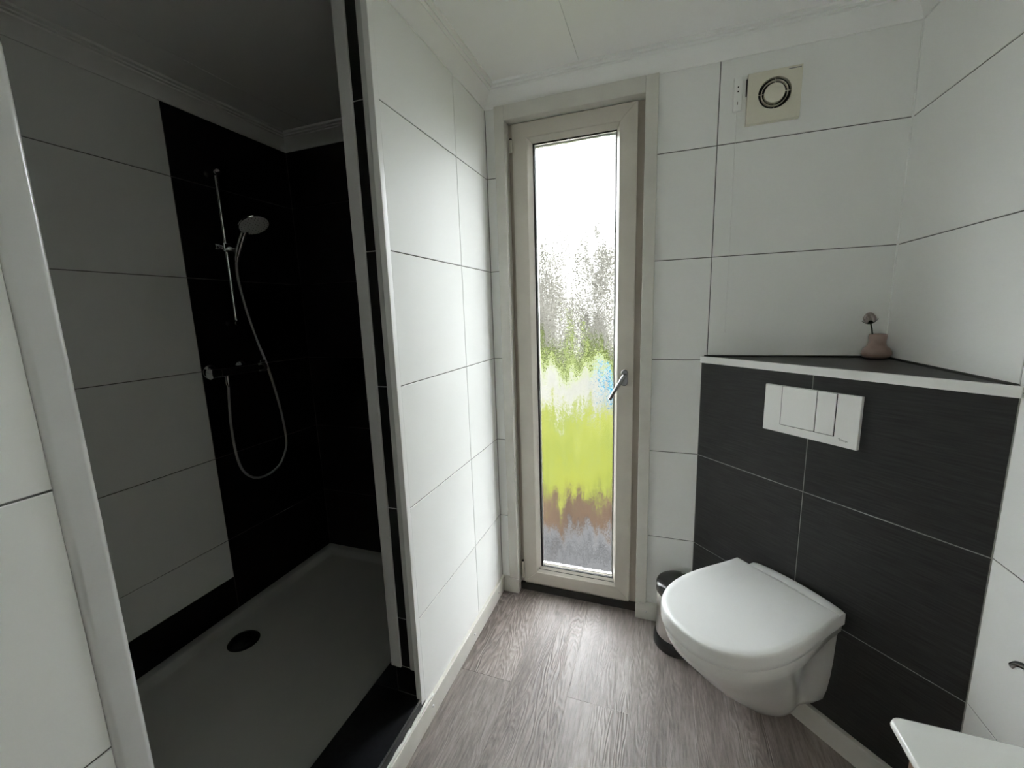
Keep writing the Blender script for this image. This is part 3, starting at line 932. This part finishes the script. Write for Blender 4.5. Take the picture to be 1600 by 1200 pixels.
def petal(length, width, tilt, az, curl, material, name, z0=0.0):
    bm = bmesh.new()
    grid = []
    for i in range(7):
        t = i / 6
        row = []
        w = width * math.sin(math.pi * (0.12 + 0.8 * t)) ** 0.8
        ang = tilt + curl * t
        for j in range(5):
            s = (j - 2) / 2
            x = w * s
            yy = length * t * math.sin(ang) - 0.25 * w * s * s
            zz = length * t * math.cos(ang)
            row.append(bm.verts.new((x, yy, zz + z0)))
        grid.append(row)
    for i in range(6):
        for j in range(4):
            bm.faces.new((grid[i][j], grid[i][j + 1], grid[i + 1][j + 1], grid[i + 1][j]))
    bmesh.ops.solidify(bm, geom=list(bm.faces), thickness=0.0006)
    mt = Matrix.Translation(BC - bdir * 0.014) @ Vector((0, 0, 1)).rotation_difference(bdir).to_matrix().to_4x4() @ Matrix.Rotation(az, 4, 'Z')
    bmesh.ops.transform(bm, matrix=mt, verts=bm.verts)
    return finish(bm, name, material, fl, True)
for k in range(6):
    petal(0.033, 0.016, 0.95, k * math.pi / 3, -0.9, M_PETAL, 'petal')
for k in range(5):
    petal(0.031, 0.0145, 0.6, 0.5 + k * 2 * math.pi / 5, -0.75, M_PETAL, 'petal', 0.001)
for k in range(4):
    petal(0.028, 0.0125, 0.3, 0.2 + k * math.pi / 2, -0.6, M_PETAL, 'petal', 0.002)
for k in range(5):
    petal(0.026, 0.0075, 1.5, 0.3 + k * 2 * math.pi / 5, -0.55, M_STEM, 'sepal', -0.003)

# ------------------------------------------------------------------ shower tray, sill, drain
tray = empty('shower_tray', ((XS - 0.85) / 2, (SY0 + YS) / 2, 0.0))
tag(tray, 'large white low shower tray with black drain', 'shower tray')
tx, ty = tray.location.x, tray.location.y
bm = bmesh.new()
o_ = (XS + 0.001 - tx, -0.848 - tx, SY0 + 0.001 - ty, YS - 0.001 - ty)
def rect(d, z, dr=0.0):
    return [bm.verts.new(c) for c in ((o_[0] + d, o_[2] + d, z), (o_[1] - d + dr, o_[2] + d, z), (o_[1] - d + dr, o_[3] - d, z), (o_[0] + d, o_[3] - d, z))]
rs = [rect(0, 0.0), rect(0, 0.057), rect(0.003, 0.060), rect(0.030, 0.060), rect(0.038, 0.056), rect(0.050, 0.036), rect(0.062, 0.030), rect(0.30, 0.027)]
for A, B in zip(rs, rs[1:]):
    for i in range(4):
        bm.faces.new((A[i], A[(i + 1) % 4], B[(i + 1) % 4], B[i]))
bm.faces.new(rs[0]); bm.faces.new(rs[-1])
finish(bm, 'tray_body', M_TRAY, tray, True, sharp=math.radians(35))
dr = lathe('drain_cover', [(0, 0.016), (0.028, 0.0155), (0.045, 0.013), (0.050, 0.009), (0.050, 0.003), (0.056, 0.002), (0.057, 0.0)], M_BLACK, tray, 40,
           loc=(-1.530 - tx, 1.01 - ty, 0.028))
sill = empty('shower_threshold', (-0.76, 0.62, 0))
tag(sill, 'polished black stone threshold of the shower opening', 'threshold')
box('slab', -0.847 + 0.76, XL + 0.001 + 0.76, NEAR - 0.001 - 0.62, JAMB + 0.0015 - 0.62, 0.0, SILL, M_SILL, sill, 0.003, 3)
box('slab_end', -0.847 + 0.76, PIN - 0.012 + 0.76, JAMB + 0.0015 - 0.62, YS - 0.002 - 0.62, 0.0, SILL, M_SILL, sill, 0.003, 3)
box('slab_end', -0.847 + 0.76, PIN - 0.012 + 0.76, SY0 + 0.002 - 0.62, NEAR - 0.001 - 0.62, 0.0, SILL, M_SILL, sill, 0.003, 3)
box('edge_trim', XL - 0.0035 + 0.76, XL + 0.0015 + 0.76, NEAR + 0.003 - 0.62, JAMB - 0.008 - 0.62, SILL - 0.0005, SILL + 0.0012, M_SATIN, sill)

# ------------------------------------------------------------------ shower fittings
RX, RY = XS + 0.05, 1.255
rail = empty('shower_rail', (XS, RY, 1.27))
tag(rail, 'slim chrome shower rail on the black tiled wall', 'shower rail')
tube('rail_tube', [(0.05, 0, 0.0), (0.05, 0, 0.30), (0.05, 0, 0.595)], 0.0082, M_CHROME, rail, 18)
for z in (0.008, 0.588):
    o = lathe('wall_bracket', [(0, 0), (0.013, 0.0), (0.013, 0.004), (0.009, 0.008), (0.009, 0.040), (0.014, 0.043), (0.0145, 0.057), (0.012, 0.063), (0, 0.065)], M_CHROME, rail, 24, mtx=axis_matrix((0.0, 0, z), (1, 0, 0)))
sl = box('slide_holder', 0.036, 0.064, -0.018, 0.020, 0.288, 0.324, M_CHROME, rail, 0.006, 3)
lathe('clamp_knob', [(0, 0.034), (0.010, 0.034), (0.0125, 0.030), (0.0125, 0.018), (0.008, 0.014), (0.008, 0.0), (0, 0)], M_CHROME, sl, 24, mtx=axis_matrix((0.05, -0.014, 0.306), (0, -1, 0)))
tube('holder_arm', [(0.055, 0.006, 0.303), (0.085, 0.004, 0.297), (0.112, 0.0, 0.292)], [0.010, 0.009, 0.0125], M_CHROME, sl, 16)

hs_ = empty('hand_shower', (XS + 0.11, RY, 1.545))
tag(hs_, 'round hand shower clipped to the chrome rail', 'hand shower')
hp = catmull([(-0.002, 0, -0.005), (0.012, 0, 0.022), (0.034, 0, 0.056), (0.058, 0, 0.088), (0.074, 0, 0.104)], 6)
tube('handle', hp, [0.0115 + 0.003 * math.sin(math.pi * i / (len(hp) - 1)) for i in range(len(hp))], M_CHROME, hs_, 18)
HN = Vector((0.50, -0.06, -0.86)).normalized()
HCN = Vector((0.100, 0.004, 0.104))
hd = lathe('shower_head', [(0, -0.017), (0.02, -0.016), (0.042, -0.011), (0.0535, -0.005), (0.0565, 0.0), (0.055, 0.003), (0, 0.003)], M_CHROME, hs_, 40, mtx=axis_matrix(HCN, HN))
lathe('spray_plate', [(0, 0.006), (0.045, 0.0055), (0.0525, 0.0035), (0.053, 0.001), (0, 0.001)], M_SPRAY, hs_, 40, mtx=axis_matrix(HCN, HN))
rotm = axis_matrix(HCN, HN)
bm = bmesh.new()
for rr_, nn in ((0.012, 6), (0.024, 12), (0.036, 18), (0.046, 24)):
    for k in range(nn):
        a = 2 * math.pi * k / nn
        add_lathe(bm, [(0.0016, 0.0045), (0.0013, 0.0075), (0, 0.0078)], 6, rr_ * math.cos(a), rr_ * math.sin(a))
bmesh.ops.transform(bm, matrix=rotm, verts=bm.verts)
noz = finish(bm, 'spray_nozzles', M_LOGO, hs_, True)
noz['kind'] = 'stuff'

hose = empty('shower_hose', (XS + 0.07, 1.2, 0.61))
tag(hose, 'long grey hose hanging in a loop from hand shower to mixer', 'hose')
hpts = [(XS + 0.106, RY, 1.540), (XS + 0.095, 1.256, 1.51), (XS + 0.082, 1.264, 1.45), (XS + 0.074, 1.288, 1.33), (XS + 0.07, 1.322, 1.20), (XS + 0.07, 1.350, 1.105), (XS + 0.07, 1.377, 0.98), (XS + 0.07, 1.396, 0.86),
        (XS + 0.07, 1.403, 0.75), (XS + 0.07, 1.392, 0.69), (XS + 0.07, 1.350, 0.632), (XS + 0.07, 1.285, 0.610), (XS + 0.07, 1.225, 0.620),
        (XS + 0.07, 1.180, 0.665), (XS + 0.07, 1.160, 0.74), (XS + 0.07, 1.155, 0.86), (XS + 0.07, 1.162, 0.97), (XS + 0.072, 1.168, 1.052)]
HO2 = Vector(hose.location)
tube('hose_tube', [Vector(p_) - HO2 for p_ in catmull(hpts, 8)], 0.0050, M_HOSE, hose, 12)
for p_, d_ in ((hpts[-1], (0, 0, -1)), (hpts[0], (-0.3, 0, -1))):
    lathe('hose_nut', [(0, -0.006), (0.0105, -0.006), (0.0105, 0.012), (0.007, 0.026), (0, 0.026)], M_CHROME, hose, 16, mtx=axis_matrix(Vector(p_) - HO2, d_))

mx_ = empty('shower_mixer', (XS, 1.215, 1.088))
tag(mx_, 'chrome thermostatic mixer bar on the black shower wall', 'mixer')
tube('mixer_body', [(0.072, -0.075, 0.0), (0.072, 0.0, 0.0), (0.072, 0.085, 0.0)], 0.0185, M_CHROME, mx_, 24)
for y_, s_ in ((-0.118, 1), (0.124, -1)):
    k_ = lathe('control_knob', [(0, 0), (0.016, 0.0), (0.0215, 0.004), (0.0215, 0.036), (0.0175, 0.042), (0, 0.042)], M_CHROME, mx_, 28, mtx=axis_matrix((0.072, y_, 0), (0, s_, 0)))
    box('knob_lever', 0.066, 0.078, y_ - 0.004 if s_ > 0 else y_ - 0.022, y_ + 0.022 if s_ > 0 else y_ + 0.004, 0.018, 0.030, M_CHROME, k_, 0.003)
for y_ in (-0.06, 0.07):
    lathe('wall_union', [(0, 0), (0.031, 0.0), (0.030, 0.004), (0.016, 0.014), (0.014, 0.064), (0, 0.064)], M_CHROME, mx_, 28, mtx=axis_matrix((0.001, y_, 0), (1, 0, 0)))
lathe('hose_outlet', [(0, 0), (0.010, 0), (0.010, 0.022), (0, 0.022)], M_CHROME, mx_, 16, mtx=axis_matrix((0.072, -0.047, -0.032), (0, 0, 1)))

# ------------------------------------------------------------------ washbasin and cabinet in the near right corner
BZ = 0.80
BX, BY1, BY0 = 0.2655, 0.5395, -0.10
basin = empty('washbasin', (0.47, 0.22, BZ - 0.08))
tag(basin, 'corner of a white washbasin with rounded edge at the lower right', 'washbasin')
def rrect(x0, x1, y0, y1, r, k=8):
    pts_ = []
    for cx, cy, a0 in ((x1 - r, y1 - r, 0), (x0 + r, y1 - r, 90), (x0 + r, y0 + r, 180), (x1 - r, y0 + r, 270)):
        for i in range(k + 1):
            a = math.radians(a0 + 90 * i / k)
            pts_.append((cx + r * math.cos(a), cy + r * math.sin(a)))
    return pts_
bo = (BX - 0.47, XR - 0.002 - 0.47, BY0 - 0.22, BY1 - 0.22)
def bsec(d, r, z):
    return (rrect(bo[0] + d, bo[1] - d * (0.15 if d < 0.03 else 1), bo[2] + d, bo[3] - d, r), z)
zt = 0.08
secs = [bsec(0.026, 0.012, zt - 0.030), bsec(0.003, 0.014, zt - 0.009), bsec(0.0, 0.014, zt - 0.005), bsec(0.001, 0.013, zt - 0.0015), bsec(0.004, 0.012, zt), bsec(0.020, 0.02, zt)]
secs += [(rrect(bo[0] + 0.075, bo[1] - 0.11, bo[2] + 0.09, bo[3] - 0.15, 0.05), zt - 0.001), (rrect(bo[0] + 0.082, bo[1] - 0.117, bo[2] + 0.097, bo[3] - 0.157, 0.05), zt - 0.008),
         (rrect(bo[0] + 0.10, bo[1] - 0.135, bo[2] + 0.115, bo[3] - 0.175, 0.05), zt - 0.09), (rrect(bo[0] + 0.14, bo[1] - 0.17, bo[2] + 0.16, bo[3] - 0.22, 0.04), zt - 0.11)]
loft('basin_body', secs, M_CER, basin)
cab = empty('vanity_cabinet', (0.49, 0.22, 0.25))
tag(cab, 'brown wooden cabinet just visible under the washbasin edge', 'cabinet')
box('carcass', 0.305 - 0.49, XR - 0.002 - 0.49, -0.08 - 0.22, 0.530 - 0.22, 0.0, BZ - 0.031 - 0.25, M_VWOOD, cab, 0.002)
for y0, y1 in ((-0.078, 0.223), (0.227, 0.529)):
    d_ = box('cabinet_door', 0.287 - 0.49, 0.305 - 0.49, y0 - 0.22, y1 - 0.22, 0.003, BZ - 0.034 - 0.25, M_VWOOD, cab, 0.002)
# toilet roll holder on the right wall, only its tip is in view
rh = empty('roll_holder', (XR, 0.908, 0.625))
tag(rh, 'tip of a chrome roll holder on the wall right of the toilet', 'holder')
lathe('holder_rosette', [(0, 0), (0.022, 0), (0.022, 0.006), (0.016, 0.009), (0, 0.009)], M_CHROME, rh, 28, mtx=axis_matrix((0, -0.06, 0.03), (-1, 0, 0)))
tube('holder_bar', catmull([(-0.005, -0.06, 0.03), (-0.04, -0.058, 0.03), (-0.055, -0.03, 0.02), (-0.055, 0.005, 0.004), (-0.055, 0.018, -0.010)], 6), 0.006, M_CHROME, rh, 14)

# ================================================================== GARDEN beyond the glass
GZ = -0.25
M_PAVE = mottle(mat('grey_paving', (0.0165, 0.0165, 0.01716), 0.7, spec=0.05), 8, (0.01699, 0.01658, 0.01699), (0.02426, 0.02345, 0.02345))
M_SOIL = mottle(mat('brown_soil', (0.0198, 0.0099, 0.00594), 0.9, spec=0.05), 6, (0.011, 0.006187, 0.003094), (0.02475, 0.01444, 0.007562))
M_LAWN = mottle(mat('lawn_green', (0.033, 0.0396, 0.00264), 0.9, spec=0.05), 2.2, (0.02475, 0.03025, 0.00275), (0.04261, 0.04332, 0.00275))
M_MEADOW = mottle(mat('far_grass', (0.0264, 0.033, 0.0066), 0.9, spec=0.05), 0.8, (0.02749, 0.03721, 0.006469), (0.04853, 0.05339, 0.01617))
M_GRAVEL = mottle(mat('pale_gravel', (0.066, 0.0627, 0.0528), 0.9, spec=0.05), 1.6, (0.03235, 0.03154, 0.02426), (0.06469, 0.06226, 0.05499))
M_HEDGE = mottle(mat('hedge_leaf', (0.0165, 0.0264, 0.00495), 0.8, spec=0.05), 3, (0.02426, 0.0364, 0.004853), (0.04691, 0.05499, 0.01294))
M_BARK = mottle(mat('grey_bark', (0.036, 0.032, 0.03), 0.9, spec=0.05), 5, (0.01941, 0.01819, 0.01698), (0.03153, 0.0291, 0.02669))
M_TWIG = mottle(mat('pale_twigs', (0.05, 0.047, 0.042), 0.9, spec=0.05), 2.5, (0.09218, 0.08736, 0.07764), (0.1698, 0.1602, 0.1407))
M_BLUE = mottle(mat('sky_blue_plastic', (0.0165, 0.0726, 0.132), 0.4, spec=0.05), 5, (0.01213, 0.07583, 0.1213), (0.02021, 0.09099, 0.1415))

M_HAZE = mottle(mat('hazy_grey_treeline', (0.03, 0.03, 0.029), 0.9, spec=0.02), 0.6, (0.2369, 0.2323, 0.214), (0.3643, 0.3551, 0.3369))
def ground(name, y0, y1, z, material, label, x0=-14, x1=10):
    return tag(box(name, x0, x1, y0, y1, z - 0.2, z, material), label, 'ground', kind='structure')
ground('garden_ground', -60, YB + 0.13, GZ - 0.02, M_MEADOW, 'green ground around the house', -60, 50)
ground('garden_soil', 2.75, 3.35, GZ, M_SOIL, 'brown soil bed beyond the paving, seen through the wet glass', -6, 5)
ground('garden_lawn', 3.35, 6.3, GZ, M_LAWN, 'bright yellow-green lawn seen through the wet glass')
ground('garden_gravel', 6.3, 10.5, GZ, M_GRAVEL, 'pale gravel strip beyond the lawn')
ground('garden_field', 10.5, 60, GZ, M_MEADOW, 'far green grass beyond the gravel', -60, 50)
pav = tag(box('garden_paving', -6, 5, YB + 0.13, 2.75, GZ - 0.2, GZ - 0.01, M_SOIL), 'grey paving outside the glazed door', 'paving', kind='structure')
sl_mesh = None
for i in range(-4, 4):
    for j in range(3):
        x0, y0 = i * 0.5 - 0.1, YB + 0.14 + j * 0.32
        if sl_mesh is None:
            o = box('paving_slab', 0, 0.49, 0, 0.31, -0.03, 0, M_PAVE, pav, 0.004, 1)
            sl_mesh = o.data
        else:
            o = bpy.data.objects.new('paving_slab', sl_mesh)
            COL.objects.link(o)
            o.parent = pav
        o.location = (x0, y0, GZ)

def bush(name, loc, rx, ry, rz, label, seed, group):
    rnd = random.Random(seed)
    root = empty(name, loc)
    tag(root, label, 'bush', group)
    bm = bmesh.new()
    for k in range(900):
        while True:
            v = Vector((rnd.uniform(-1, 1), rnd.uniform(-1, 1), rnd.uniform(0, 1)))
            if 0.45 < v.length < 1:
                break
        c = Vector((v.x * rx, v.y * ry, v.z * rz))
        s = rnd.uniform(0.04, 0.09)
        q = Vector((rnd.gauss(0, 1), rnd.gauss(0, 1), rnd.gauss(0, 1))).normalized()
        t1 = q.orthogonal().normalized()
        t2 = q.cross(t1)
        bm.faces.new([bm.verts.new(c + t1 * s), bm.verts.new(c + t2 * s * 0.5 + q * s * 0.2), bm.verts.new(c - t1 * s), bm.verts.new(c - t2 * s * 0.5 + q * s * 0.2)])
    o = finish(bm, 'foliage', M_HEDGE, root)
    bm = bmesh.new()
    for k in range(7):
        a = rnd.uniform(0, 6.28)
        add_tube(bm, [(0, 0, 0), (0.4 * rx * math.cos(a), 0.4 * ry * math.sin(a), 0.5 * rz), (0.8 * rx * math.cos(a), 0.8 * ry * math.sin(a), 0.85 * rz)], [0.03, 0.02, 0.006], 6)
    finish(bm, 'stems', M_BARK, root)
    return root
bush('garden_bush', (-3.9, 14.0, GZ), 1.0, 0.7, 0.46, 'green bush at the left behind the wet glass below the trees', 1, None)
bush('garden_bush', (-2.05, 14.2, GZ), 0.8, 0.7, 0.42, 'green bush in the middle behind the wet glass below the trees', 2, None)
bush('garden_bush', (-0.75, 13.0, GZ), 0.45, 0.6, 0.5, 'darker green bush at the right behind the wet glass near the handle', 3, None)

def tree(loc, h, wd, label, seed):
    """bushy winter tree: trunk, a few limbs and a dense pale mass of twigs."""
    rnd = random.Random(seed)
    root = empty('bare_tree', loc)
    tag(root, label, 'tree', 'pale winter trees beyond the garden')
    bm = bmesh.new()
    add_tube(bm, [(0, 0, -0.05), (rnd.uniform(-.05, .05), 0, h * 0.3), (rnd.uniform(-.1, .1), 0, h * 0.62)], [0.16, 0.13, 0.06], 10)
    finish(bm, 'trunk', M_BARK, root, True)
    bm = bmesh.new()
    for k in range(12):
        a = k * 2.4
        z0 = h * rnd.uniform(0.18, 0.5)
        ln = wd * rnd.uniform(0.5, 0.8)
        add_tube(bm, [(0, 0, z0), (0.5 * ln * math.cos(a), 0.3 * ln * math.sin(a), z0 + ln * 0.5), (ln * math.cos(a), 0.5 * ln * math.sin(a), z0 + ln * 1.2)], [0.06, 0.04, 0.015], 6)
    finish(bm, 'branches', M_BARK, root, True)
    bm = bmesh.new()
    for k in range(5000):
        t = rnd.random() ** 0.8
        z = h * (0.03 + 0.97 * t)
        r = wd * (0.75 + 0.35 * math.sin(9 * t + seed)) * (1 - t ** 3) ** 0.8
        a, q = rnd.uniform(0, 6.283), math.sqrt(rnd.random())
        c = Vector((r * q * math.cos(a), 0.5 * r * q * math.sin(a), z))
        d = Vector((rnd.gauss(0, .5), rnd.gauss(0, .5), 1)).normalized()
        sd = d.orthogonal().normalized()
        sd.rotate(Matrix.Rotation(rnd.uniform(0, 6.28), 3, d))
        ln, w = rnd.uniform(0.15, 0.35), rnd.uniform(0.03, 0.09)
        bm.faces.new([bm.verts.new(c - sd * w), bm.verts.new(c + sd * w), bm.verts.new(c + d * ln)])
    o = finish(bm, 'twigs', M_TWIG, root)
    o['kind'] = 'stuff'
tree((-5.3, 18.6, GZ), 5.0, 0.60, 'pale winter tree leftmost behind the wet glass', 11)
tree((-4.15, 17.2, GZ), 4.7, 0.55, 'tall pale winter tree left of the middle behind the wet glass', 12)
tree((-3.05, 19.2, GZ), 4.9, 0.58, 'pale winter tree right of the middle behind the wet glass', 13)
tree((-1.95, 17.6, GZ), 4.4, 0.52, 'lowest pale winter tree rightmost behind the wet glass', 14)
bm = bmesh.new()
rnd = random.Random(5)
cols = []
x = -22.0
while x < 12:
    hgt = 7.4 + 0.9 * math.sin(x * 0.7) + rnd.uniform(-0.7, 0.7)
    cols.append([bm.verts.new((x, 34 + rnd.uniform(-0.5, 0.5), GZ)), bm.verts.new((x + rnd.uniform(-.1, .1), 34.3, GZ + hgt * 0.7)), bm.verts.new((x, 35, GZ + hgt)), bm.verts.new((x, 37, GZ + hgt * 0.6)), bm.verts.new((x, 37.5, GZ))])
    x += rnd.uniform(0.25, 0.5)
for A, B in zip(cols, cols[1:]):
    for i in range(5):
        bm.faces.new((A[i], A[(i + 1) % 5], B[(i + 1) % 5], B[i]))
bm.faces.new(cols[0]); bm.faces.new(cols[-1])
tag(finish(bm, 'distant_treeline', M_HAZE), 'pale grey hazy treeline on the horizon behind the wet glass', 'treeline', kind='stuff')
tub = empty('blue_tub', (-0.54, 7.4, GZ))
tag(tub, 'light blue tub in the garden beside the door handle', 'tub')
lathe('tub_wall', [(0, 0.02), (0.26, 0.02), (0.27, 0.0), (0.29, 0.0), (0.36, 0.36), (0.385, 0.37), (0.385, 0.39), (0.35, 0.39), (0.28, 0.05), (0, 0.05)], M_BLUE, tub, 36)
